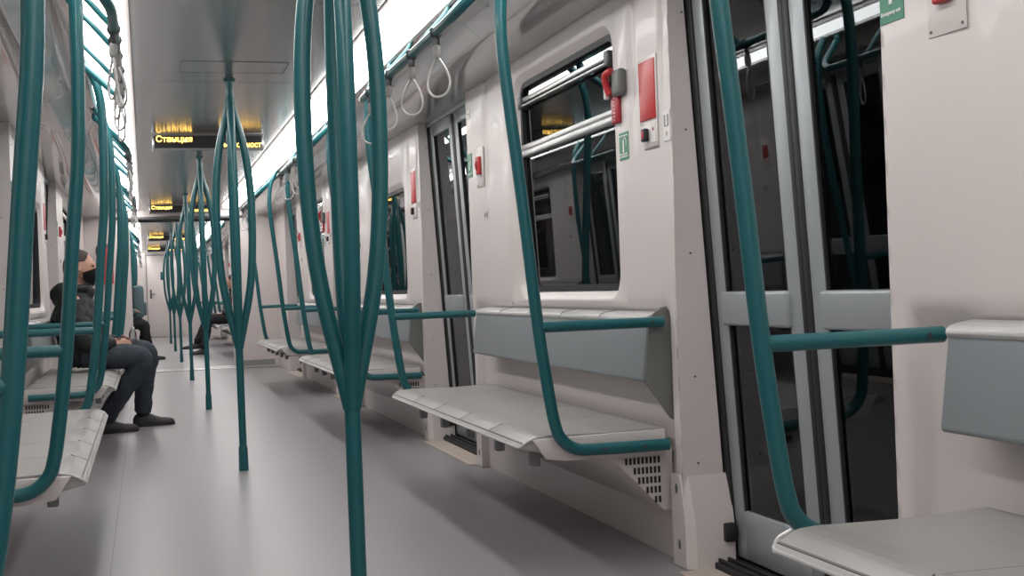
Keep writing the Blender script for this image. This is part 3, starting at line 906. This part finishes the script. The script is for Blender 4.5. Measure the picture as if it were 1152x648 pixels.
# access plate round second pole top
ap = empty('ceiling_hatch', (0, 6.2, HC))
bm = bmesh.new()
for a, b, c_, d in ((-.26, .26, -.152, -.149), (-.26, .26, .149, .152), (-.262, -.259, -.15, .15), (.259, .262, -.15, .15)): box(bm, a, b, c_, d, -.002, -.0002)
new_obj('seam', bm, M['dgrey'], ap, smooth=False)
bm = bmesh.new(); box(bm, -.256, .256, -.147, .147, -.0012, -.0002); new_obj('lid', bm, M['ceiling'], ap, smooth=False)
tag(ap, 'flush rectangular hatch in the grey ceiling before the second pole', 'hatch')

# ------------------------------------------------------------------ fire extinguisher on the left bulkhead
ex = empty('fire_extinguisher', (-.90, Y1 - .09, 1.15))
bm = bmesh.new()
tube(bm, smooth_path([(0, 0, 0), (0, 0, .01), (0, 0, .30), (0, 0, .36), (0, 0, .40), (0, 0, .43)], 4), (lambda i: [.066, .07, .07, .07, .07, .07, .07, .07, .07, .07, .07, .07, .068, .064, .06, .052, .042, .034, .026, .022, .02][min(i, 20)]), 20)
new_obj('cylinder', bm, M['red'], ex)
bm = bmesh.new(); cyl(bm, (0, 0, .42), (0, 0, .47), .02); box(bm, -.06, .02, -.012, .012, .46, .475, .003); new_obj('valve', bm, M['darkmetal'], ex)
bm = bmesh.new(); tube(bm, smooth_path([(-.02, 0, .455), (-.08, -.01, .48), (-.12, -.02, .42), (-.115, -.02, .33), (-.085, -.02, .25)], 6), .010, 10); new_obj('hose', bm, M['rubber'], ex)
bm = bmesh.new(); box(bm, -.05, .05, .06, .089, .05, .40, .004); new_obj('wall_bracket', bm, M['mgrey'], ex)
tag(ex, 'red fire extinguisher with black hose on the left gangway wall', 'fire extinguisher')

# ------------------------------------------------------------------ people
def limb_path(bm, pts, rads, seg=16):
    P = smooth_path(pts, 6); n = len(P); R = []
    for i in range(n):
        t = i / (n - 1) * (len(rads) - 1); k = min(int(t), len(rads) - 2); R.append(rads[k] + (rads[k + 1] - rads[k]) * (t - k))
    tube(bm, P, (lambda i: R[i]), seg)
def head_bm(bm, c, yaw, s=1., pitch=0.):
    """head centred at c facing +X before yaw"""
    def f(p):
        x, y, z = p
        k = 1.0
        if z < -.15: k = 1 - .30 * ((-z - .15) / .85) ** 1.2
        yy = y * k
        xx = x
        if z < -.2 and x < 0: xx = x * (1 - .45 * (-z - .2))
        if x > 0: xx = x * (1 - .10 * abs(y))
        # nose, brow, chin
        if x > .5:
            nose = math.exp(-((y) / .16) ** 2) * math.exp(-((z + .12) / .20) ** 2)
            xx += .24 * nose
            xx += .05 * math.exp(-((z - .17) / .10) ** 2) * math.exp(-(y / .5) ** 2)
            xx -= .06 * math.exp(-((z - .02) / .09) ** 2) * (math.exp(-((abs(y) - .38) / .18) ** 2))
            xx += .06 * math.exp(-((z + .85) / .16) ** 2) * math.exp(-(y / .4) ** 2)
            xx += .05 * math.exp(-((z + .52) / .07) ** 2) * math.exp(-(y / .3) ** 2)
        return (xx, yy, z)
    n0 = len(bm.verts)
    ellipsoid(bm, (0, 0, 0), .098 * s, .076 * s, .122 * s, 40, 32, f)
    for sg in (-1, 1):
        ellipsoid(bm, (-.010 * s, sg * .077 * s, -.012 * s), .018 * s, .009 * s, .031 * s, 12, 10)
    R = Matrix.Translation(c) @ Matrix.Rotation(yaw, 4, 'Z') @ Matrix.Rotation(pitch, 4, 'Y')
    bm.verts.ensure_lookup_table()
    for v in bm.verts[n0:]: v.co = R @ v.co
    return R
def hand(bm, wrist, d, palm_n, s=1., curl=.9, thumb_side=1):
    """hand with palm and five fingers; d direction, palm_n palm normal"""
    d = Vector(d).normalized(); n = Vector(palm_n); n = (n - d * n.dot(d)).normalized(); w = d.cross(n) * thumb_side
    wr = Vector(wrist)
    for k in range(4):
        off = (k - 1.5) * .019 * s
        limb_path(bm, [wr + w * off * .5, wr + d * .045 * s + w * off * .9, wr + d * .085 * s + w * off], [.013 * s, .0135 * s, .0115 * s], 10)
    L = [.060, .072, .078, .070][::-1]
    L = [.066, .076, .070, .054]
    for k in range(4):
        off = (1.5 - k) * .019 * s
        p = wr + d * .085 * s + w * off; dd = d.copy(); pts = [p]
        for j, fr_ in enumerate((.45, .32, .23)):
            a = curl * (.55 + .25 * j); dd = (dd * math.cos(a) + n * math.sin(a)).normalized() if j or True else dd
            p = p + dd * L[k] * fr_ * s; pts.append(p)
        limb_path(bm, pts, [.0095 * s, .009 * s, .008 * s, .0065 * s], 10)
    p = wr + d * .03 * s + w * .026 * s
    limb_path(bm, [p - w * .012 * s, p + w * .018 * s + d * .02 * s + n * .008 * s, p + w * .026 * s + d * .045 * s + n * .02 * s, p + w * .02 * s + d * .066 * s + n * .03 * s], [.013 * s, .011 * s, .0095 * s, .008 * s], 10)

def person(base, J, mats, label, voxel=.006, hood=False, mask=False, hair_m=None, head_pitch=0., hs=1.):
    """J: world joints; base: ground point; everything built relative to base"""
    B = Vector(base); V = lambda p: Vector(p) - B
    root = empty('person', base)
    yaw = J['yaw']; F = Vector((math.cos(yaw), math.sin(yaw), 0))
    hip = V(J['hip']); chest = V(J['chest']); neck = V(J['neck']); head = V(J['head'])
    # continuous body
    bm = bmesh.new()
    limb_path(bm, [hip - F * .02 + Vector((0, 0, -.04)), hip + Vector((0, 0, .06)), (hip + chest) / 2, chest, neck + Vector((0, 0, -.05))], [.09, .11, .105, .11, .05], 20)
    limb_path(bm, [neck + Vector((0, 0, -.07)), neck, head + Vector((0, 0, -.05)) - F * .015], [.05, .050, .052], 16)
    for s in ('l', 'r'):
        sh, el, wr = V(J['sh_' + s]), V(J['el_' + s]), V(J['wr_' + s])
        limb_path(bm, [chest * .5 + sh * .5 + Vector((0, 0, .02)), sh, (sh + el) / 2, el, (el + wr) / 2, wr], [.045, .045, .042, .038, .034, .026], 14)
        kn, an, to = V(J['kn_' + s]), V(J['an_' + s]), V(J['to_' + s])
        hp = hip + Vector((-F.y, F.x, 0)) * (.09 if s == 'l' else -.09)
        limb_path(bm, [hp, (hp + kn) / 2, kn, kn * .6 + an * .4, an], [.085, .078, .056, .052, .036], 14)
        hand(bm, wr, J.get('hd_' + s, (to - an).normalized()), J.get('hn_' + s, (0, 0, -1)), .95, .9, 1 if s == 'r' else -1)
    head_bm(bm, head, yaw, hs, head_pitch)
    me = remeshed(bm, voxel, 2)
    mesh_obj('body', me, mats['skin'], root)
    # jacket
    bm = bmesh.new()
    limb_path(bm, [hip + Vector((0, 0, -.06)) + F * .03, hip + Vector((0, 0, .02)), hip * .6 + chest * .4, chest, chest * .4 + neck * .6, neck + Vector((0, 0, -.015))], [.14, .165, .16, .172, .12, .075], 22)
    if J.get('wide', True):
        lat = Vector((-F.y, F.x, 0))
        limb_path(bm, [chest + lat * -.10 + Vector((0, 0, -.1)), chest + lat * -.10, V(J['sh_r']) + lat * .03], [.11, .11, .08], 16)
        limb_path(bm, [chest + lat * .10 + Vector((0, 0, -.1)), chest + lat * .10, V(J['sh_l']) - lat * .03], [.11, .11, .08], 16)
    for s in ('l', 'r'):
        sh, el, wr = V(J['sh_' + s]), V(J['el_' + s]), V(J['wr_' + s])
        limb_path(bm, [sh, (sh + el) / 2, el, (el + wr) / 2, el * .12 + wr * .88], [.082, .072, .064, .056, .045], 16)
    # collar
    ring = []
    for k in range(20):
        a = 2 * PI * k / 20
        ring.append(neck + Vector((math.cos(a + yaw) * .078, math.sin(a + yaw) * .076, .012 + .0 * math.cos(a))))
    tube(bm, ring, .024, 10, closed=True)
    if hood:
        ellipsoid(bm, neck - F * .085 + Vector((0, 0, -.035)), .095, .125, .095, 24, 16)
        ellipsoid(bm, neck + F * .075 + Vector((0, 0, -.025)), .045, .06, .05, 16, 12)
    me = remeshed(bm, voxel * 1.6, 4)
    for v in me.vertices:
        q = noise.noise(v.co * 14) * .010 + noise.noise(v.co * 34) * .004
        v.co += v.normal * q
    mesh_obj('jacket', me, mats['jacket'], root)
    # trousers
    bm = bmesh.new()
    limb_path(bm, [hip + Vector((0, 0, .02)), hip + Vector((0, 0, -.03)) + F * .05], [.13, .12], 18)
    for s in ('l', 'r'):
        kn, an = V(J['kn_' + s]), V(J['an_' + s])
        hp = hip + Vector((-F.y, F.x, 0)) * (.09 if s == 'l' else -.09)
        limb_path(bm, [hp, (hp + kn) / 2, kn, kn * .55 + an * .45, kn * .02 + an * .98 + Vector((0, 0, -.005))], [.10, .092, .074, .070, .062], 18)
    me = remeshed(bm, voxel * 1.6, 3)
    for v in me.vertices:
        q = noise.noise(v.co * 16) * .008 + noise.noise(v.co * 40) * .003
        v.co += v.normal * q
    mesh_obj('trousers', me, mats['trousers'], root)
    # shoes
    for s in ('l', 'r'):
        an, to = V(J['an_' + s]), V(J['to_' + s])
        d = Vector((to.x - an.x, to.y - an.y, 0)).normalized(); tilt = J.get('tilt_' + s, 0)
        lat = Vector((-d.y, d.x, 0))
        bm = bmesh.new(); kn = V(J['kn_' + s])
        limb_path(bm, [kn * .22 + an * .78, an, an + Vector((0, 0, -.03))], [.050, .043, .036], 14)
        new_obj('sock', bm, mats.get('sock', M['blackcloth']), root)
        bm = bmesh.new(); rings = []
        heel = Vector((an.x, an.y, 0)) - d * .07
        zb = J.get('lift_' + s, 0.0)
        for (x, w, h) in ((0, .022, .060), (.015, .033, .088), (.05, .040, .104), (.09, .042, .106), (.12, .042, .096), (.16, .044, .076), (.20, .047, .062), (.25, .045, .056), (.28, .036, .048), (.294, .018, .034)):
            c0 = heel + d * x; r_ = []
            for k in range(16):
                a = 2 * PI * k / 16; z = max(math.sin(a), -.35) ; zz = .014 + (h - .014) * (max(z, 0)) ** .8 if z > 0 else .014 * (1 + z / .35)
                r_.append(bm.verts.new(c0 + lat * math.cos(a) * w + Vector((0, 0, zz + zb + x * tilt))))
            rings.append(r_)
        for A, Bq in zip(rings, rings[1:]):
            for k in range(16): bm.faces.new((A[k], A[(k + 1) % 16], Bq[(k + 1) % 16], Bq[k]))
        bm.faces.new(rings[0][::-1]); bm.faces.new(rings[-1])
        sh = new_obj('shoe', bm, M['shoe'], root)
        bm = bmesh.new(); rings = []
        for (x, w) in ((-.004, .020), (.03, .037), (.10, .037), (.18, .046), (.25, .045), (.29, .022), (.298, .01)):
            c0 = heel + d * x
            rings.append([bm.verts.new(c0 + lat * sx * w + Vector((0, 0, zz + zb + x * tilt))) for sx, zz in ((-1, .001), (1, .001), (1, .016), (-1, .016))])
        for A, Bq in zip(rings, rings[1:]):
            for k in range(4): bm.faces.new((A[k], A[(k + 1) % 4], Bq[(k + 1) % 4], Bq[k]))
        bm.faces.new(rings[0][::-1]); bm.faces.new(rings[-1])
        new_obj('sole', bm, M['sole'], sh, auto=50)
        bm = bmesh.new()
        for k in range(4):
            c0 = heel + d * (.10 + .02 * k) + Vector((0, 0, .104 - .010 * k + zb))
            tube(bm, smooth_path([c0 - lat * .02 - Vector((0, 0, .008)), c0, c0 + lat * .02 - Vector((0, 0, .008))], 3), .003, 6)
        new_obj('laces', bm, M['lace'], sh)
    # hair
    bm = bmesh.new()
    R = Matrix.Translation(head) @ Matrix.Rotation(yaw, 4, 'Z') @ Matrix.Rotation(head_pitch, 4, 'Y') @ Matrix.Scale(hs, 4)
    r = bmesh.ops.create_uvsphere(bm, u_segments=36, v_segments=26, radius=1)
    for v in list(bm.verts):
        x, y, z = v.co
        edge = x > .50 + .25 * max(z, 0) - .0 if z > .3 else x > .12
        low = z < -.50 or (x > -.1 and z < .02)
        if edge or low: bm.verts.remove(v)
    for v in bm.verts:
        x, y, z = v.co; g = 1.045 + .012 * noise.noise(v.co * 12)
        if z < -.15: y *= 1 - .3 * ((-z - .15) / .85) ** 1.2
        if z < -.2 and x < 0: x *= 1 - .45 * (-z - .2)
        v.co = R @ Vector((x * .098 * g, y * .076 * g * 1.02, z * .122 * g))
    bmesh.ops.solidify(bm, geom=bm.faces[:], thickness=.006)
    new_obj('hair', bm, hair_m or M['hair'], root)
    # eyes + brows
    bm = bmesh.new()
    for sg in (-1, 1):
        c0 = R @ Vector((.088, sg * .029, .006)); ellipsoid(bm, c0, .008, .011, .006, 12, 8)
    new_obj('eyes', bm, M['darkhair'], root)
    if mask:
        bm = bmesh.new(); nu, nv = 24, 14; g = []
        for i in range(nu + 1):
            a = math.radians(-78 + 156 * i / nu); row = []
            for j in range(nv + 1):
                t = j / nv; z = -.03 - .092 * t if True else 0
                top = -.004 - .026 * (abs(a) / 1.36) ** 1.2; bot = -.128 + .05 * (abs(a) / 1.36) ** 1.5
                z = top + (bot - top) * t
                zz = z / .122; rr = math.sqrt(max(.02, 1 - min(zz * zz, .98)))
                rr = max(rr, .62)
                bulge = .034 * math.cos(a) ** 3 * math.sin(PI * (t * .8 + .12))
                row.append(bm.verts.new(R @ Vector((math.cos(a) * (.102 * rr) + bulge, math.sin(a) * .081 * max(rr, .72), z))))
            g.append(row)
        for i in range(nu):
            for j in range(nv): bm.faces.new((g[i][j], g[i + 1][j], g[i + 1][j + 1], g[i][j + 1]))
        bmesh.ops.solidify(bm, geom=bm.faces[:], thickness=.003)
        mk = new_obj('face_mask', bm, M['mask'], root)
        bm = bmesh.new()
        for sg in (-1, 1):
            for z0_, z1_ in ((-.03, .012), (-.075, -.03)):
                tube(bm, smooth_path([R @ Vector((.022, sg * .0835, z0_)), R @ Vector((-.005, sg * .087, (z0_ + z1_) / 2)), R @ Vector((-.024, sg * .086, z1_))], 4), .0022, 6)
        new_obj('ear_loop', bm, M['mask'], mk)
    tag(root, label, 'person')
    return root

YB = 8.93
man = dict(yaw=0., hip=(-.90, YB, .575), chest=(-.935, YB, .83), neck=(-.925, YB, 1.015), head=(-.905, YB, 1.165),
           sh_r=(-.94, YB - .19, .935), el_r=(-.86, YB - .25, .66), wr_r=(-.67, YB - .09, .625),
           sh_l=(-.94, YB + .19, .935), el_l=(-.84, YB + .25, .66), wr_l=(-.67, YB + .10, .635),
           hd_r=(.9, .45, -.05), hd_l=(.9, -.5, .05), hn_r=(-.2, .9, -.4), hn_l=(-.2, -.9, -.3),
           kn_r=(-.50, YB - .12, .515), an_r=(-.775, YB - .02, .10), to_r=(-.62, YB + .0, .03),
           kn_l=(-.475, YB + .24, .545), an_l=(-.52, YB + .30, .10), to_l=(-.29, YB + .32, .03))
MAN = person((-.70, YB, 0), man, dict(skin=M['skin'], jacket=M['jacket'], trousers=M['jeans']), 'seated person in black hooded jacket, dark jeans and black face mask, hands in lap', .006, hood=True, mask=True, hair_m=M['hair'], head_pitch=-.10, hs=1.07)
# small clear bottle in his hands
bt = empty('plastic_bottle', (-.565, YB + .01, .60))
bm = bmesh.new()
tube(bm, smooth_path([(0, 0, .0), (0, 0, .005), (0, 0, .07), (0, 0, .10), (0, 0, .12), (0, 0, .125)], 3), (lambda i: [.022, .024, .026, .026, .026, .026, .026, .026, .026, .024, .020, .016, .013, .012, .012, .012][min(i, 15)]), 16)
new_obj('bottle_body', bm, M['clear'], bt)
bm = bmesh.new(); cyl(bm, (0, 0, .124), (0, 0, .140), .014); new_obj('cap', bm, M['white'], bt)
tag(bt, 'small clear plastic bottle held in the seated man\'s hands', 'bottle')

YL = 18.95
pl = dict(yaw=0., hip=(-.90, YL, .575), chest=(-.93, YL, .84), neck=(-.93, YL, 1.02), head=(-.90, YL, 1.15),
          sh_r=(-.93, YL - .19, .94), el_r=(-.78, YL - .24, .72), wr_r=(-.60, YL - .14, .76), sh_l=(-.93, YL + .19, .94), el_l=(-.78, YL + .22, .70), wr_l=(-.60, YL + .14, .76),
          hd_r=(.9, .3, -.2), hd_l=(.9, -.3, -.2), hn_r=(0, .6, -.8), hn_l=(0, -.6, -.8),
          kn_r=(-.52, YL - .10, .54), an_r=(-.42, YL - .02, .11), to_r=(-.27, YL + .04, .03), kn_l=(-.50, YL + .12, .54), an_l=(-.52, YL + .14, .10), to_l=(-.36, YL + .16, .03))
person((-.70, YL, 0), pl, dict(skin=M['skin'], jacket=M['bluejacket'], trousers=M['blackcloth']), 'far seated person in black trousers holding a grey-blue bag, behind the left handrails', .012, hair_m=M['darkhair'])
bp_ = empty('backpack', (-.575, YL, .64))
bm = bmesh.new(); box(bm, -.08, .085, -.15, .15, 0, .50, .06, 5); new_obj('bag_body', bm, M['bluejacket'], bp_, auto=80)
bm = bmesh.new(); box(bm, .06, .12, -.11, .11, .04, .24, .025, 4); new_obj('front_pocket', bm, M['bluejacket'], bp_, auto=80)
bm = bmesh.new(); tube(bm, smooth_path([(-.02, -.03, .49), (-.02, -.02, .53), (-.02, .02, .53), (-.02, .03, .49)], 4), .008, 8); new_obj('grab_loop', bm, M['blackcloth'], bp_)
tag(bp_, 'upright grey-blue backpack on the lap of the far left passenger', 'backpack')
YR = 20.0
pr_ = dict(yaw=PI, hip=(.90, YR, .575), chest=(.93, YR, .83), neck=(.92, YR, 1.02), head=(.89, YR, 1.15),
           sh_l=(.93, YR - .19, .94), el_l=(.86, YR - .23, .68), wr_l=(.70, YR - .07, .64), sh_r=(.93, YR + .19, .94), el_r=(.86, YR + .23, .68), wr_r=(.70, YR + .08, .64),
           hd_r=(-.9, -.4, -.1), hd_l=(-.9, .4, -.1), hn_r=(0, -.7, -.7), hn_l=(0, .7, -.7),
           kn_l=(.50, YR - .08, .55), an_l=(.40, YR - .04, .11), to_l=(.22, YR - .04, .03), kn_r=(.50, YR + .10, .56), an_r=(.30, YR + .08, .20), to_r=(.14, YR + .08, .12), lift_r=.09)
person((.70, YR, 0), pr_, dict(skin=M['skin'], jacket=M['blackcloth'], trousers=M['blackcloth']), 'far seated person all in black with legs stretched out, on the right side', .012, hair_m=M['darkhair'])

# ------------------------------------------------------------------ world, camera
w = bpy.data.worlds.new('World'); bpy.context.scene.world = w; w.use_nodes = True
w.node_tree.nodes['Background'].inputs['Color'].default_value = (.02, .02, .022, 1)
w.node_tree.nodes['Background'].inputs['Strength'].default_value = .05

yaw, pitch, roll, f = .2968, -.0029, -.0377, 1350.
cy, sy, cp, sp = math.cos(yaw), math.sin(yaw), math.cos(pitch), math.sin(pitch)
F = Vector((sy * cp, cy * cp, sp)); r0 = Vector((cy, -sy, 0)); U = r0.cross(F)
c, s = math.cos(roll), math.sin(roll)
r = c * r0 + s * U; u = -s * r0 + c * U
cam = bpy.data.cameras.new('Camera'); co = bpy.data.objects.new('Camera', cam); C.objects.link(co)
cam.sensor_width = 36; cam.lens = f / 1152 * 36; cam.clip_start = .02; cam.clip_end = 200
m = Matrix((r, u, -F)).transposed().to_4x4(); m.translation = Vector((-.4714, 0, .94)); co.matrix_world = m
bpy.context.scene.camera = co
sc = bpy.context.scene
sc.view_settings.view_transform = 'Standard'; sc.view_settings.look = 'None'
sc.view_settings.exposure = 0.0; sc.view_settings.gamma = 1.0; sc.view_settings.use_curve_mapping = False
